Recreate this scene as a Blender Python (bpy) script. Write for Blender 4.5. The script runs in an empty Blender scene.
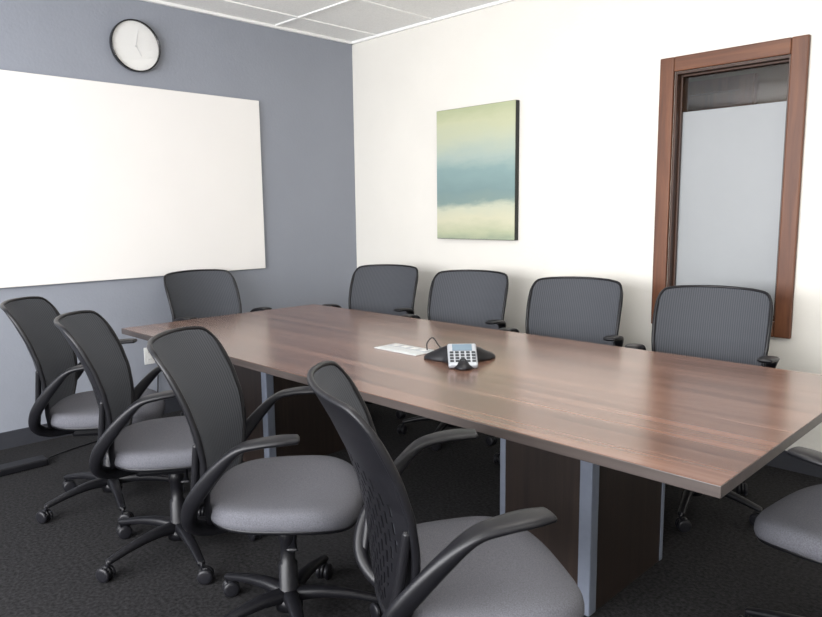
import bpy, bmesh, math
from mathutils import Vector, Matrix

scene = bpy.context.scene
try:
    scene.view_settings.view_transform = 'Standard'
except Exception:
    pass
R = math.radians

# ------------------------------------------------------------------ materials
def new_mat(name):
    m = bpy.data.materials.new(name); m.use_nodes = True
    nt = m.node_tree
    return m, nt, nt.nodes['Principled BSDF']

def simple(name, col, rough=0.5, metal=0.0, noise=0.0, nscale=50, bump=0.0, bscale=200, coat=0.0, spec=0.5):
    m, nt, b = new_mat(name)
    b.inputs['Base Color'].default_value = (*col, 1)
    b.inputs['Roughness'].default_value = rough
    b.inputs['Metallic'].default_value = metal
    b.inputs['Specular IOR Level'].default_value = spec
    if coat: b.inputs['Coat Weight'].default_value = coat
    tc = nt.nodes.new('ShaderNodeTexCoord')
    if noise:
        n = nt.nodes.new('ShaderNodeTexNoise'); n.inputs['Scale'].default_value = nscale
        n.inputs['Detail'].default_value = 4
        nt.links.new(tc.outputs['Object'], n.inputs['Vector'])
        r = nt.nodes.new('ShaderNodeValToRGB')
        r.color_ramp.elements[0].position = .3; r.color_ramp.elements[1].position = .7
        r.color_ramp.elements[0].color = (*[c*(1-noise) for c in col], 1)
        r.color_ramp.elements[1].color = (*[min(1, c*(1+noise)) for c in col], 1)
        nt.links.new(n.outputs['Fac'], r.inputs['Fac'])
        nt.links.new(r.outputs['Color'], b.inputs['Base Color'])
    if bump:
        n2 = nt.nodes.new('ShaderNodeTexNoise'); n2.inputs['Scale'].default_value = bscale
        n2.inputs['Detail'].default_value = 3
        nt.links.new(tc.outputs['Object'], n2.inputs['Vector'])
        bp = nt.nodes.new('ShaderNodeBump'); bp.inputs['Strength'].default_value = bump
        bp.inputs['Distance'].default_value = .002
        nt.links.new(n2.outputs['Fac'], bp.inputs['Height'])
        nt.links.new(bp.outputs['Normal'], b.inputs['Normal'])
    return m

def wood(name, stops, scale, rough, distort=0.6, coat=0.0, bump=0.05, detail=6):
    m, nt, b = new_mat(name)
    tc = nt.nodes.new('ShaderNodeTexCoord')
    mp = nt.nodes.new('ShaderNodeMapping'); mp.inputs['Scale'].default_value = scale
    nt.links.new(tc.outputs['Object'], mp.inputs['Vector'])
    n = nt.nodes.new('ShaderNodeTexNoise'); n.inputs['Scale'].default_value = 1
    n.inputs['Detail'].default_value = detail; n.inputs['Roughness'].default_value = .62
    n.inputs['Distortion'].default_value = distort
    nt.links.new(mp.outputs['Vector'], n.inputs['Vector'])
    r = nt.nodes.new('ShaderNodeValToRGB')
    els = r.color_ramp.elements
    while len(els) < len(stops): els.new(.5)
    for e, (p, c) in zip(els, stops):
        e.position = p; e.color = (*c, 1)
    nt.links.new(n.outputs['Fac'], r.inputs['Fac'])
    nt.links.new(r.outputs['Color'], b.inputs['Base Color'])
    b.inputs['Roughness'].default_value = rough
    if coat:
        b.inputs['Coat Weight'].default_value = coat
        b.inputs['Coat Roughness'].default_value = .20
    bp = nt.nodes.new('ShaderNodeBump'); bp.inputs['Strength'].default_value = bump
    bp.inputs['Distance'].default_value = .001
    nt.links.new(n.outputs['Fac'], bp.inputs['Height'])
    nt.links.new(bp.outputs['Normal'], b.inputs['Normal'])
    return m

def ribbed(name, c1, c2, scale, rough):
    m, nt, b = new_mat(name)
    tc = nt.nodes.new('ShaderNodeTexCoord')
    w = nt.nodes.new('ShaderNodeTexWave'); w.wave_type = 'BANDS'; w.bands_direction = 'X'
    w.inputs['Scale'].default_value = scale; w.inputs['Distortion'].default_value = 0
    nt.links.new(tc.outputs['Object'], w.inputs['Vector'])
    r = nt.nodes.new('ShaderNodeValToRGB')
    r.color_ramp.elements[0].position = .1; r.color_ramp.elements[1].position = .6
    r.color_ramp.elements[0].color = (*c1, 1); r.color_ramp.elements[1].color = (*c2, 1)
    nt.links.new(w.outputs['Fac'], r.inputs['Fac'])
    nt.links.new(r.outputs['Color'], b.inputs['Base Color'])
    bp = nt.nodes.new('ShaderNodeBump'); bp.inputs['Strength'].default_value = .15
    bp.inputs['Distance'].default_value = .001
    nt.links.new(w.outputs['Fac'], bp.inputs['Height'])
    nt.links.new(bp.outputs['Normal'], b.inputs['Normal'])
    b.inputs['Roughness'].default_value = rough
    return m

M_cream = simple('cream_paint', (.75, .728, .672), .85, noise=.015, nscale=3, bump=.5, bscale=60)
M_blue = simple('blue_grey_paint', (.265, .283, .325), .8, noise=.02, nscale=3, bump=.6, bscale=60)
M_board = simple('whiteboard_enamel', (.83, .81, .785), .22, noise=.01, nscale=2)
M_carpet = simple('charcoal_carpet', (.013, .0125, .0135), .95, noise=.95, nscale=75, bump=1.0, bscale=200, spec=.3)
M_tile = simple('ceiling_tile', (.90, .90, .88), .9, noise=.05, nscale=90, bump=.4, bscale=150)
M_tbar = simple('ceiling_tbar', (.90, .90, .88), .5, noise=.01)
M_table = wood('walnut_laminate', [(.28, (.080, .036, .023)), (.45, (.142, .070, .046)), (.56, (.200, .103, .070)), (.74, (.270, .150, .105))],
               (.5, 17, 17), .26, .35, coat=.45, bump=.02, detail=7)
M_edge = wood('table_edge_band', [(.3, (.055, .045, .042)), (.7, (.095, .078, .072))], (1, 30, 30), .35)
M_esp = wood('espresso_laminate', [(.3, (.013, .009, .008)), (.55, (.024, .016, .013)), (.75, (.042, .028, .022))], (28, 28, 1.0), .4)
M_alu = simple('brushed_aluminium', (.25, .28, .35), .38, .4, noise=.04, nscale=40)
M_black = simple('black_plastic', (.007, .007, .009), .40, noise=.1, nscale=30, spec=.35)
M_dark = simple('dark_grey_plastic', (.012, .012, .015), .4, noise=.1, nscale=30, spec=.35)
M_seat = simple('seat_fabric', (.105, .106, .122), .9, noise=.25, nscale=300, bump=.6, bscale=500)
M_back = ribbed('ribbed_knit_back', (.036, .039, .046), (.062, .067, .079), 31, .8)
M_wframe = wood('cherry_wood', [(.3, (.080, .026, .010)), (.55, (.130, .045, .017)), (.75, (.185, .070, .027))], (22, 22, 1.6), .5)
M_wframe_h = wood('cherry_wood_horizontal', [(.3, (.080, .026, .010)), (.55, (.130, .045, .017)), (.75, (.185, .070, .027))], (1.6, 22, 22), .5)
M_wdark = wood('dark_jamb', [(.3, (.035, .014, .007)), (.7, (.065, .026, .012))], (22, 22, 1.6), .45)
M_frost = simple('frosted_film', (.285, .30, .31), .45, noise=.02, nscale=4)
M_black_rim = simple('clock_rim_dark', (.02, .02, .022), .25, .3, noise=.05)
M_face = simple('clock_face', (.90, .90, .88), .10, .1, noise=.01, nscale=3)
M_hand = simple('clock_hand_grey', (.66, .66, .67), .3, .1, noise=.02)
M_canvas_side = simple('canvas_side', (.02, .022, .02), .7, noise=.1)
M_white = simple('white_plastic', (.7, .7, .68), .4, noise=.01)
M_silver = simple('silver_plastic', (.40, .42, .45), .3, .3, noise=.02)
M_btn = simple('key_dark', (.03, .035, .04), .4, noise=.05)
M_lcd = simple('lcd_grey', (.16, .22, .27), .15, noise=.02)
M_plate = simple('power_plate', (.55, .57, .57), .35, .1, noise=.02)
M_beige = simple('corridor_paint', (.18, .13, .085), .85, noise=.02)
M_baseb = simple('rubber_baseboard', (.03, .032, .04), .6, noise=.05)

def emis(name, col, s):
    m, nt, b = new_mat(name)
    b.inputs['Emission Color'].default_value = (*col, 1)
    b.inputs['Emission Strength'].default_value = s
    return m
M_troffer = emis('troffer_diffuser', (1, .96, .90), 8.5)

def glass(name, f):
    m, nt, b = new_mat(name)
    nt.nodes.remove(b)
    tr = nt.nodes.new('ShaderNodeBsdfTransparent'); gl = nt.nodes.new('ShaderNodeBsdfGlossy')
    gl.inputs['Roughness'].default_value = .03; mx = nt.nodes.new('ShaderNodeMixShader'); mx.inputs[0].default_value = f
    nt.links.new(tr.outputs[0], mx.inputs[1]); nt.links.new(gl.outputs[0], mx.inputs[2])
    nt.links.new(mx.outputs[0], nt.nodes['Material Output'].inputs['Surface'])
    return m
M_glass = glass('clear_glass', .035)
M_clockglass = glass('clock_glass', .12)

# painting
M_paint, nt, b = new_mat('abstract_seascape_paint')
tc = nt.nodes.new('ShaderNodeTexCoord'); sep = nt.nodes.new('ShaderNodeSeparateXYZ')
nt.links.new(tc.outputs['Object'], sep.inputs[0])
mp = nt.nodes.new('ShaderNodeMapping'); mp.inputs['Scale'].default_value = (2.5, 3, 8)
nt.links.new(tc.outputs['Object'], mp.inputs['Vector'])
ns = nt.nodes.new('ShaderNodeTexNoise'); ns.inputs['Scale'].default_value = 1; ns.inputs['Detail'].default_value = 7
ns.inputs['Roughness'].default_value = .6
nt.links.new(mp.outputs[0], ns.inputs['Vector'])
a1 = nt.nodes.new('ShaderNodeMath'); a1.operation = 'MULTIPLY_ADD'
nt.links.new(ns.outputs['Fac'], a1.inputs[0]); a1.inputs[1].default_value = .20
nt.links.new(sep.outputs['Z'], a1.inputs[2])
mr = nt.nodes.new('ShaderNodeMapRange'); mr.inputs[1].default_value = -.365; mr.inputs[2].default_value = .57
nt.links.new(a1.outputs[0], mr.inputs[0])
rp = nt.nodes.new('ShaderNodeValToRGB'); els = rp.color_ramp.elements
stops = [(0, (.29, .34, .24)), (.06, (.42, .45, .30)), (.15, (.56, .55, .40)), (.24, (.50, .52, .40)), (.30, (.20, .28, .26)),
         (.38, (.18, .27, .27)), (.52, (.22, .325, .32)), (.62, (.35, .43, .39)), (.76, (.45, .49, .37)), (.88, (.48, .50, .33)), (1, (.38, .42, .25))]
while len(els) < len(stops): els.new(.5)
for e, (p, c) in zip(els, stops): e.position = p; e.color = (*c, 1)
nt.links.new(mr.outputs[0], rp.inputs['Fac']); nt.links.new(rp.outputs['Color'], b.inputs['Base Color'])
b.inputs['Roughness'].default_value = .6

# ------------------------------------------------------------------ mesh builder
class MB:
    def __init__(s): s.v = []; s.f = []; s.m = []; s.sm = []; s.mats = []
    def mi(s, mat):
        if mat not in s.mats: s.mats.append(mat)
        return s.mats.index(mat)
    def add(s, verts, faces, mat, smooth=True):
        o = len(s.v); k = s.mi(mat)
        s.v += [tuple(v) for v in verts]
        for f in faces:
            s.f.append(tuple(i+o for i in f)); s.m.append(k); s.sm.append(smooth)
    def box(s, c, size, mat, bevel=0.0, rot=None, seg=2):
        bm = bmesh.new(); bmesh.ops.create_cube(bm, size=1)
        bmesh.ops.scale(bm, vec=size, verts=bm.verts)
        if bevel: bmesh.ops.bevel(bm, geom=bm.edges[:], offset=bevel, segments=seg, affect='EDGES', profile=.5)
        M = Matrix.Translation(c) @ (rot.to_4x4() if rot else Matrix.Identity(4))
        bm.transform(M); bm.verts.index_update()
        s.add([v.co for v in bm.verts], [[v.index for v in f.verts] for f in bm.faces], mat, False)
        bm.free()
    def lathe(s, prof, mat, M=None, n=24, smooth=True):
        M = M or Matrix.Identity(4)
        V = []; F = []
        for r, z in prof:
            for i in range(n):
                a = 2*math.pi*i/n
                V.append(M @ Vector((max(r, 1e-5)*math.cos(a), max(r, 1e-5)*math.sin(a), z)))
        for j in range(len(prof)-1):
            for i in range(n):
                F.append((j*n+i, j*n+(i+1) % n, (j+1)*n+(i+1) % n, (j+1)*n+i))
        s.add(V, F, mat, smooth)
    def sweep(s, pts, mat, ref=(1, 0, 0), n=12, sub=6, p=2.4, caps=True, closed=False):
        P = [(Vector(a), w, h) for a, w, h in pts]
        out = []
        N = len(P)
        def g(i): return P[i % N] if closed else P[max(0, min(N-1, i))]
        for i in range(N if closed else N-1):
            p0, p1, p2, p3 = g(i-1), g(i), g(i+1), g(i+2)
            for k in range(sub):
                t = k/sub
                def cr(a, b_, c, d):
                    return .5*((2*b_)+(c-a)*t+(2*a-5*b_+4*c-d)*t*t+(3*b_-a-3*c+d)*t**3)
                out.append((cr(p0[0], p1[0], p2[0], p3[0]), cr(p0[1], p1[1], p2[1], p3[1]), cr(p0[2], p1[2], p2[2], p3[2])))
        if not closed: out.append(P[-1])
        L = len(out); T = []
        for i in range(L):
            if closed: t = out[(i+1) % L][0]-out[i-1][0]
            else: t = out[min(L-1, i+1)][0]-out[max(0, i-1)][0]
            T.append(t.normalized())
        rings = []
        ref = Vector(ref)
        def ring(c, t, w, h):
            S = (ref-t*ref.dot(t)).normalized(); U = t.cross(S)
            r = []
            for k in range(n):
                a = 2*math.pi*k/n; ca, sa = math.cos(a), math.sin(a)
                r.append(c+S*w*math.copysign(abs(ca)**(2/p), ca)+U*h*math.copysign(abs(sa)**(2/p), sa))
            return r
        if caps and not closed:
            c, w, h = out[0]
            for q in (0.0, .5, .85):
                k = math.sqrt(max(0, 1-(1-q)**2)) if q else 0.02
                m = min(w, h)
                rings.append(ring(c-T[0]*m*(1-q)*.9, T[0], w-m*(1-k), h-m*(1-k)+1e-4))
        for i in range(L): rings.append(ring(out[i][0], T[i], out[i][1], out[i][2]))
        if caps and not closed:
            c, w, h = out[-1]; m = min(w, h)
            for q in (.85, .5, 0.0):
                k = math.sqrt(max(0, 1-(1-q)**2)) if q else 0.02
                rings.append(ring(c+T[-1]*m*(1-q)*.9, T[-1], w-m*(1-k), h-m*(1-k)+1e-4))
        V = [v for r in rings for v in r]; F = []
        K = len(rings)
        for j in range(K if closed else K-1):
            j2 = (j+1) % K
            for i in range(n): F.append((j*n+i, j*n+(i+1) % n, j2*n+(i+1) % n, j2*n+i))
        if not closed:
            F.append(tuple(range(n))); F.append(tuple((K-1)*n+i for i in range(n)))
        s.add(V, F, mat, True)
    def mesh(s, name):
        me = bpy.data.meshes.new(name); me.from_pydata(s.v, [], s.f)
        for m in s.mats: me.materials.append(m)
        me.polygons.foreach_set('material_index', s.m); me.polygons.foreach_set('use_smooth', s.sm)
        bm = bmesh.new(); bm.from_mesh(me); bmesh.ops.recalc_face_normals(bm, faces=bm.faces[:]); bm.to_mesh(me); bm.free()
        me.update(); return me
    def obj(s, name, loc=(0, 0, 0), rz=0):
        me = s.mesh(name); o = bpy.data.objects.new(name, me); scene.collection.objects.link(o)
        o.location = loc; o.rotation_euler = (0, 0, rz); return o

# ------------------------------------------------------------------ room
XW, YN, H = -4.504, 3.857, 2.74
XE, YS = 2.2, -2.2
WX0, WX1, WZ0, WZ1 = -1.768, -1.178, .775, 2.108

def boxes(name, lst, mat, bevel=0):
    mb = MB()
    for (x0, x1, y0, y1, z0, z1) in lst:
        mb.box(((x0+x1)/2, (y0+y1)/2, (z0+z1)/2), (abs(x1-x0), abs(y1-y0), abs(z1-z0)), mat, bevel)
    return mb.obj(name)

boxes('floor', [(XW-.15, XE+.15, YS-.15, YN+.15, -.1, 0)], M_carpet)
boxes('ceiling', [(XW-.15, XE+.15, YS-.15, YN+.15, H, H+.1)], M_tile)
boxes('wall_west', [(XW-.15, XW, YS-.15, YN+.15, 0, H)], M_blue)
boxes('wall_north', [(XW, WX0, YN, YN+.15, 0, H), (WX1, XE, YN, YN+.15, 0, H),
                     (WX0, WX1, YN, YN+.15, 0, WZ0), (WX0, WX1, YN, YN+.15, WZ1, H)], M_cream)
boxes('wall_east', [(XE, XE+.15, YS-.15, YN+.15, 0, H)], M_cream)
SX0, SX1, SZ0, SZ1 = -3.9, .9, .85, 2.4
boxes('wall_south', [(XW, SX0, YS-.15, YS, 0, H), (SX1, XE, YS-.15, YS, 0, H),
                     (SX0, SX1, YS-.15, YS, 0, SZ0), (SX0, SX1, YS-.15, YS, SZ1, H)], M_cream)
mb = MB()
for x in (SX0+.03, -2.3, -.7, SX1-.03): mb.box((x, YS-.07, (SZ0+SZ1)/2), (.06, .08, SZ1-SZ0), M_alu, .004)
for z in (SZ0+.03, SZ1-.03): mb.box(((SX0+SX1)/2, YS-.07, z), (SX1-SX0, .08, .06), M_alu, .004)
mb.obj('window_1')
boxes('baseboard_west', [(XW, XW+.012, YS, YN, 0, .1)], M_baseb)
boxes('baseboard_north', [(XW+.012, XE, YN-.012, YN, 0, .1)], M_baseb)

mb = MB()
x = XW+.30
while x < XE:
    mb.box((x, (YS+YN)/2, H-.004), (.024, YN-YS, .008), M_tbar); x += .61
y = YN-.75
while y > YS:
    mb.box(((XW+XE)/2, y, H-.005), (XE-XW, .024, .009), M_tbar); y -= 1.22
mb.box((XW+.012, (YS+YN)/2, H-.012), (.024, YN-YS, .02), M_tbar)
mb.box(((XW+XE)/2, YN-.012, H-.012), (XE-XW, .024, .02), M_tbar)
mb.obj('trim_1')

for (cx, cy) in ((-1.4, .0), (-1.4, 2.0), (.7, 1.0)):
    mb = MB()
    mb.box((0, 0, 0), (.60, 1.2, .03), M_tbar, .004)
    mb.box((0, 0, -.016), (.54, 1.12, .006), M_troffer, .002)
    mb.obj('ceiling_troffer_light', (cx, cy, H-.024))

# interior window with cherry frame
mb = MB()
cw = .080; ox0, ox1, oz0, oz1 = WX0-cw, WX1+cw, WZ0-cw, WZ1+cw
yf = YN-.012
mb.box((ox0+cw/2, yf, (oz0+oz1)/2), (cw, .026, oz1-oz0), M_wframe, .006)
mb.box((ox1-cw/2, yf, (oz0+oz1)/2), (cw, .026, oz1-oz0), M_wframe, .006)
mb.box(((ox0+ox1)/2, yf, oz1-cw/2), (WX1-WX0, .025, cw), M_wframe_h, .006)
mb.box(((ox0+ox1)/2, yf, oz0+cw/2), (WX1-WX0, .025, cw), M_wframe_h, .006)
for x in (WX0+.006, WX1-.006): mb.box((x, YN+.075, (WZ0+WZ1)/2), (.012, .15, WZ1-WZ0), M_wdark)
for z in (WZ0+.006, WZ1-.006): mb.box(((WX0+WX1)/2, YN+.075, z), (WX1-WX0-.024, .15, .012), M_wdark)
for x in (WX0+.017, WX1-.017): mb.box((x, YN+.055, (WZ0+WZ1)/2), (.012, .02, WZ1-WZ0-.024), M_wdark, .003)
for z in (WZ0+.017, WZ1-.017): mb.box(((WX0+WX1)/2, YN+.055, z), (WX1-WX0-.048, .02, .012), M_wdark, .003)
zf = 1.897
mb.box(((WX0+WX1)/2, YN+.070, (WZ0+.012+zf)/2), (WX1-WX0-.025, .005, zf-WZ0-.012), M_frost)
mb.box(((WX0+WX1)/2, YN+.070, (WZ1-.012+zf)/2), (WX1-WX0-.025, .005, WZ1-.012-zf), M_glass)
mb.obj('window_2')
boxes('wall_corridor', [(-3.2, .6, 5.4, 5.5, 0, H), (-3.3, -3.2, YN+.15, 5.5, 0, H), (.6, .7, YN+.15, 5.5, 0, H)], M_beige)
boxes('floor_corridor', [(-3.3, .7, YN+.15, 5.5, -.1, 0)], M_carpet)
boxes('ceiling_corridor', [(-3.3, .7, YN+.15, 5.5, H, H+.1)], M_beige)
boxes('door_1', [(-2.75, -1.95, 5.31, 5.35, 0, 2.2), (-2.85, -2.75, 5.29, 5.36, 0, 2.3), (-1.95, -1.85, 5.29, 5.36, 0, 2.3), (-2.75, -1.95, 5.29, 5.36, 2.2, 2.3)], M_wframe)

# whiteboard
mb = MB()
mb.box((XW+.018, (.5+2.930)/2, 1.565), (.018, 2.430, 1.226), M_board, .003)
mb.box((XW+.006, (.5+2.930)/2, 1.565), (.008, 2.428, 1.222), M_canvas_side)
mb.obj('whiteboard')

# clock
mb = MB()
Mc = Matrix.Rotation(R(90), 4, 'Y')
mb.lathe([(0, 0), (.148, 0), (.158, .004), (.160, .02), (.160, .036), (.158, .041), (.154, .041), (.151, .036), (.151, .026), (.151, .024)], M_black_rim, Mc, 64)
mb.lathe([(.152, .025), (.08, .026), (0, .026)], M_face, Mc, 64, False)
for k in range(12):
    a = 2*math.pi*k/12
    mb.box((.027, math.sin(a)*.134, math.cos(a)*.134), (.001, .002, .010), M_hand, rot=Matrix.Rotation(-a, 3, 'X'))
for a, L, w in ((R(-150), .075, .004), (R(-12), .11, .003)):
    mb.box((.028, -math.sin(a)*L*.4, math.cos(a)*L*.4), (.0015, w, L), M_hand, rot=Matrix.Rotation(a, 3, 'X'))
mb.lathe([(.005, .025), (.005, .030), (0, .030)], M_hand, Mc, 16)
mb.lathe([(.152, .036), (.10, .041), (.05, .043), (0, .044)], M_clockglass, Mc, 64)
mb.obj('wall_clock', (XW+.002, 2.03, 2.425))

# painting
mb = MB()
mb.box((0, -.021, 0), (.705, .004, .915), M_paint, 0)
mb.box((0, 0, 0), (.71, .04, .92), M_canvas_side, .002)
mb.obj('abstract_painting', (-3.175, YN-.021, 1.622))

for yy in (2.0, 2.12):
    mb = MB()
    mb.box((.003, 0, 0), (.006, .072, .115), M_white, .002)
    for zz in (-.025, .025):
        mb.box((.0065, 0, zz), (.003, .034, .028), M_white, .001)
        for s_ in (-.007, .007): mb.box((.0082, s_, zz), (.001, .002, .008), M_btn)
    mb.obj('wall_outlet', (XW, yy, .42))

# ------------------------------------------------------------------ table
TX0, TX1, TY0, TY1, TH = -3.82, -.565, 1.548, 2.875, .74
mb = MB()
cx, cy = (TX0+TX1)/2, (TY0+TY1)/2
mb.box((0, 0, TH-.016), (TX1-TX0, TY1-TY0, .030), M_edge, .002)
mb.box((0, 0, TH-.0006), (TX1-TX0-.003, TY1-TY0-.003, .0018), M_table)
for px0, px1 in ((-1.50, -1.12), (-3.4, -3.02)):
    x0, x1 = px0-cx, px1-cx; y0, y1 = 1.95-cy, 2.5-cy
    for xa, sx in ((x0, 1), (x1, -1)):
        for ya, sy in ((y0, 1), (y1, -1)):
            p = .048 if (sx, sy) == (-1, 1) else .026
            mb.box((xa+sx*p/2, ya+sy*p/2, (TH-.03)/2), (p, p, TH-.03), M_alu, .005)
    p = .022
    mb.box(((x0+x1)/2, (y0+y1)/2, (TH-.03)/2), (x1-x0-.006, y1-y0-2*p, TH-.032), M_esp)
    mb.box(((x0+x1)/2, (y0+y1)/2, (TH-.03)/2), (x1-x0-2*p, y1-y0-.006, TH-.032), M_esp)
mb.obj('conference_table', (cx, cy, 0))

mb = MB()
mb.box((0, 0, .002), (.27, .14, .004), M_plate, .0015)
mb.box((0, -.028, .0045), (.25, .055, .002), M_plate, .0008)
mb.box((0, .03, .0045), (.25, .045, .002), M_silver, .0008)
for i in range(4): mb.box((-.09+i*.06, .03, .006), (.03, .03, .001), M_white)
mb.sweep([((.10, .04, .004), .003, .003), ((.09, .05, .035), .003, .003), ((.11, .065, .06), .003, .003),
          ((.14, .07, .03), .003, .003), ((.17, .075, .0035), .003, .003)], M_black, ref=(0, 1, 0), n=8)
mb.obj('table_power_module', (-2.21, 2.17, TH+.0005))

mb = MB()
n = 96; rings = [(1.0, 0), (1.02, .006), (1.0, .012), (.92, .022), (.75, .036), (.58, .050), (.40, .062), (.2, .068), (.001, .069)]
V = []; F = []
for s_, z in rings:
    for i in range(n):
        a = 2*math.pi*i/n
        k = (.5+.5*math.cos(3*(a+math.pi/2)))
        r = .070+.100*k**2.0
        V.append((s_*r*math.cos(a), s_*r*math.sin(a), z))
for j in range(len(rings)-1):
    for i in range(n): F.append((j*n+i, j*n+(i+1) % n, (j+1)*n+(i+1) % n, (j+1)*n+i))
F.append(tuple(range(n)))
mb.add(V, F, M_black)
tilt = Matrix.Rotation(R(34), 3, 'X')
mb.box((0, -.092, .044), (.118, .125, .022), M_silver, .008, tilt, 3)
def on(u, v, h): return Vector((0, -.092, .044))+tilt @ Vector((u, v, .011+h))
mb.box(on(0, .036, .0008), (.080, .036, .003), M_lcd, .001, tilt)
for r_ in range(4):
    for c_ in range(5):
        mb.box(on(-.044+c_*.022, .008-r_*.016, .001), (.015, .010, .004), M_btn, .001, tilt)
mb.obj('conference_phone', (-1.86, 2.15, TH), R(45))

# ------------------------------------------------------------------ chair
def lerp_tab(tab, x):
    if x <= tab[0][0]: return tab[0][1]
    for (a, va), (b_, vb) in zip(tab, tab[1:]):
        if x <= b_:
            t = (x-a)/(b_-a)
            return va+(vb-va)*t
    return tab[-1][1]
PROF = [(.43, -.225), (.50, -.238), (.58, -.245), (.66, -.254), (.74, -.271), (.82, -.298), (.90, -.335), (.98, -.378)]
WID = [(.43, .150), (.48, .190), (.54, .218), (.62, .238), (.72, .250), (.84, .255), (.905, .253), (.935, .249), (.955, .240), (.968, .226), (.974, .210)]
def back_pt(u, v, off=0.0):
    z = .43+(.974-.43)*v
    w = lerp_tab(WID, z)
    zz = z+.008*(1-u*u)*v**6
    y = lerp_tab(PROF, zz)+.075*(abs(u*w/.25)**2.1)
    return Vector((u*w, y-off, zz-.3*off))
def make_chair():
    mb = MB()
    n = 64
    def outline(a, s):
        ca, sa = math.cos(a), math.sin(a); p = 2.9
        x = .258*math.copysign(abs(ca)**(2/p), ca); y = .243*math.copysign(abs(sa)**(2/p), sa)
        x *= (1.0 + .05*(y/.238))
        return x*s, y*s+.01
    def seat_rings(rr, mat):
        V = []; F = []
        for s_, z in rr:
            for i in range(n):
                a = 2*math.pi*i/n; x, y = outline(a, s_)
                dz = -.022*max(0, (y-.08)/.16)**2 + .012*(x/.25)**2
                dz += .012*max(0, (-y-.05)/.18)**2
                V.append((x, y, z+dz+.008))
        for j in range(len(rr)-1):
            for i in range(n): F.append((j*n+i, j*n+(i+1) % n, (j+1)*n+(i+1) % n, (j+1)*n+i))
        mb.add(V, F, mat)
    seat_rings([(.94, .416), (.985, .422), (1.0, .436), (.998, .450), (.985, .463), (.96, .472), (.92, .478), (.8, .482), (.6, .482), (.4, .481), (.2, .480), (.001, .480)], M_seat)
    seat_rings([(.001, .395), (.5, .397), (.85, .404), (.965, .410), (.985, .420), (.95, .426)], M_black)
    def layer(nu, nv, slot, offs, mf, mbk):
        keep = [[not slot(i, j) for j in range(nv)] for i in range(nu)]
        V = []; idx = {}
        for side, off in ((0, offs[0]), (1, offs[1])):
            for i in range(nu+1):
                for j in range(nv+1):
                    idx[(side, i, j)] = len(V); V.append(back_pt(i/nu*2-1, j/nv, off))
        Ff = []; Fb = []
        for i in range(nu):
            for j in range(nv):
                if not keep[i][j]: continue
                Ff.append([idx[(0, a, b_)] for a, b_ in ((i, j), (i+1, j), (i+1, j+1), (i, j+1))])
                Fb.append([idx[(1, a, b_)] for a, b_ in ((i, j+1), (i+1, j+1), (i+1, j), (i, j))])
                for di, dj, e in ((-1, 0, ((i, j+1), (i, j))), (1, 0, ((i+1, j), (i+1, j+1))), (0, -1, ((i, j), (i+1, j))), (0, 1, ((i+1, j+1), (i, j+1)))):
                    a, b_ = i+di, j+dj
                    if not (0 <= a < nu and 0 <= b_ < nv) or not keep[a][b_]:
                        (p, q) = e
                        Fb.append([idx[(0, *q)], idx[(0, *p)], idx[(1, *p)], idx[(1, *q)]])
        o = len(mb.v); mb.v += [tuple(v) for v in V]
        kf, kb = mb.mi(mf), mb.mi(mbk)
        for f in Ff: mb.f.append(tuple(a+o for a in f)); mb.m.append(kf); mb.sm.append(True)
        for f in Fb: mb.f.append(tuple(a+o for a in f)); mb.m.append(kb); mb.sm.append(False)
    layer(40, 40, lambda i, j: False, (0, .004), M_back, M_back)
    nu, nv = 120, 90
    def slot(i, j):
        u = (i+.5)/nu*2-1; v = (j+.5)/nv
        if not (.06 < v < .76): return False
        lim = .50+.36*math.sin(math.pi*min(1, (v-.06)/.7)*.6)
        if abs(u) > lim: return False
        if v > .76-.25*u*u: return False
        return i % 5 in (1, 2) and (j+(i//5 % 2)*3) % 7 not in (0, 1)
    layer(nu, nv, slot, (.005, .008), M_black, M_black)
    path = []
    for k in range(0, 15): path.append((-1, k/14*.985))
    for k in range(1, 12): path.append((-1+2*k/12, 1.0))
    for k in range(14, -1, -1): path.append((1, k/14*.985))
    for k in range(1, 6): path.append((1-2*k/6, 0))
    mb.sweep([(back_pt(u, v, .004), .010 if v < .9 else .008, .009 if v < .9 else .007) for u, v in path], M_black, ref=(0, 1, 0), n=10, sub=3, closed=True)
    for s_ in (-1, 1):
        mb.sweep([((s_*.03, -.10, .385), .030, .018), ((s_*.12, -.205, .395), .028, .018), ((s_*.19, -.250, .440), .024, .020),
                  ((s_*.232, -.235, .51), .018, .023), ((s_*.260, -.185, .585), .016, .023),
                  ((s_*.276, -.125, .655), .020, .019), ((s_*.284, -.070, .704), .029, .013),
                  ((s_*.285, -.01, .721), .036, .011), ((s_*.281, .045, .727), .038, .011), ((s_*.274, .09, .728), .031, .010)],
                 M_black, ref=(1, 0, 0), n=14, sub=6, p=2.6)
        mb.sweep([((s_*.19, -.245, .44), .016, .012), ((s_*.222, -.222, .56), .014, .012), ((s_*.243, -.205, .70), .010, .010)], M_black, ref=(1, 0, 0), n=10)
    mb.box((0, -.02, .377), (.17, .24, .05), M_black, .015)
    mb.sweep([((.08, .05, .385), .006, .006), ((.2, .06, .385), .006, .006), ((.24, .06, .38), .018, .006)], M_black, ref=(0, 1, 0))
    mb.lathe([(0, .35), (.030, .35), (.030, .30), (.024, .29), (.024, .22), (.031, .215), (.033, .10), (.045, .095), (.045, .06), (0, .06)], M_black, n=24)
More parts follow.
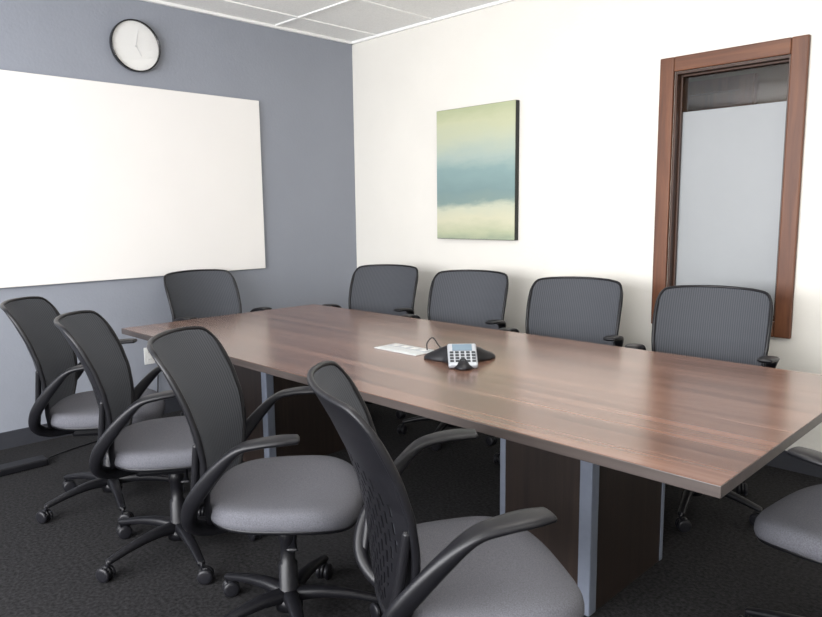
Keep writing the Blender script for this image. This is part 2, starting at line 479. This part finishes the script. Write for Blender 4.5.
    for k in range(5):
        a = 2*math.pi*k/5+.35
        c_, s2 = math.cos(a), math.sin(a)
        refv = (-s2, c_, 0)
        mb.sweep([((c_*.02, s2*.02, .105), .026, .024), ((c_*.10, s2*.10, .110), .023, .019), ((c_*.2, s2*.2, .098), .018, .014), ((c_*.30, s2*.30, .075), .015, .011)],
                 M_black, ref=refv, n=12, p=3)
        C = Vector((c_*.305, s2*.305, 0)); b2 = a+1.1+k
        off = Vector((math.cos(b2)*.012, math.sin(b2)*.012, 0))
        ax = Vector((-math.sin(b2), math.cos(b2), 0))
        mb.lathe([(0, .05), (.006, .05), (.006, .08), (0, .08)], M_dark, Matrix.Translation(C), 12)
        q = Vector((0, 0, 1)).rotation_difference(ax).to_matrix().to_4x4()
        for sd in (-1, 1):
            MM = Matrix.Translation(C+off+Vector((0, 0, .029))+ax*sd*.016) @ q
            mb.lathe([(0, -.009), (.018, -.009), (.026, -.007), (.029, -.003), (.029, .003), (.026, .007), (.018, .009), (0, .009)], M_dark, MM, 24)
        MM = Matrix.Translation(C+off+Vector((0, 0, .032))) @ q
        mb.lathe([(0, -.005), (.027, -.005), (.027, .005), (0, .005)], M_black, MM, 20)
    return mb.mesh('office_chair')
ch = make_chair()
def chair(x, y, rz):
    o = bpy.data.objects.new('office_chair', ch); scene.collection.objects.link(o)
    o.location = (x, y, 0); o.rotation_euler = (0, 0, rz)
chair(-3.27, 1.23, R(-34)); chair(-2.57, 1.22, R(-32)); chair(-1.825, 1.235, R(-45)); chair(-1.055, 1.255, R(-34))
chair(-3.51, 3.09, R(200)); chair(-2.74, 3.09, R(198)); chair(-1.98, 3.08, R(196)); chair(-1.25, 3.08, R(192))
chair(-4.0, 2.29, R(-88)); chair(-.41, 2.21, R(84))

mb = MB()
mb.box((0, 0, .02), (.10, .26, .04), M_black, .01)
mb.sweep([((0, .1, .02), .004, .004), ((-.12, .3, .006), .004, .004), ((-.2, .6, .006), .004, .004), ((-.3, .75, .006), .004, .004), ((-.41, .95, .03), .004, .004), ((-.425, 1.0, .36), .004, .004)], M_black, ref=(0, 0, 1), n=8)
mb.obj('power_strip', (-4.06, 1.05, 0))

# ------------------------------------------------------------------ lights
def area(name, loc, rot, sx, sy, power, col):
    l = bpy.data.lights.new(name, 'AREA'); l.shape = 'RECTANGLE'; l.size = sx; l.size_y = sy
    l.energy = power; l.color = col
    o = bpy.data.objects.new(name, l); scene.collection.objects.link(o)
    o.location = loc; o.rotation_euler = rot; return o
area('window_daylight', ((SX0+SX1)/2, YS-.2, (SZ0+SZ1)/2), (R(90), 0, 0), SX1-SX0, SZ1-SZ0, 450, (.98, .98, 1))
area('corridor_lamp', (-.8, 4.8, H-.05), (0, 0, 0), .5, .5, 4, (1, .85, .65))
w = bpy.data.worlds.new('World'); scene.world = w; w.use_nodes = True
w.node_tree.nodes['Background'].inputs[0].default_value = (.7, .8, 1, 1)
w.node_tree.nodes['Background'].inputs[1].default_value = .8

# ------------------------------------------------------------------ camera
cam = bpy.data.cameras.new('camera'); co = bpy.data.objects.new('camera', cam); scene.collection.objects.link(co)
cam.sensor_width = 36; cam.lens = 694/822*36; cam.clip_start = .02
th = math.atan(96.5/694); roll = .0113
Fh = Vector((-1, 1, 0)).normalized(); Rt = Vector((1, 1, 0)).normalized()
fwd = Fh*math.cos(th)+Vector((0, 0, -1))*math.sin(th)
up = Rt.cross(fwd)
r2 = (Rt-up*roll).normalized(); u2 = r2.cross(fwd).normalized()
Mx = Matrix((r2, u2, -fwd)).transposed().to_4x4(); Mx.translation = Vector((0, 0, 1.36))
co.matrix_world = Mx
scene.camera = co
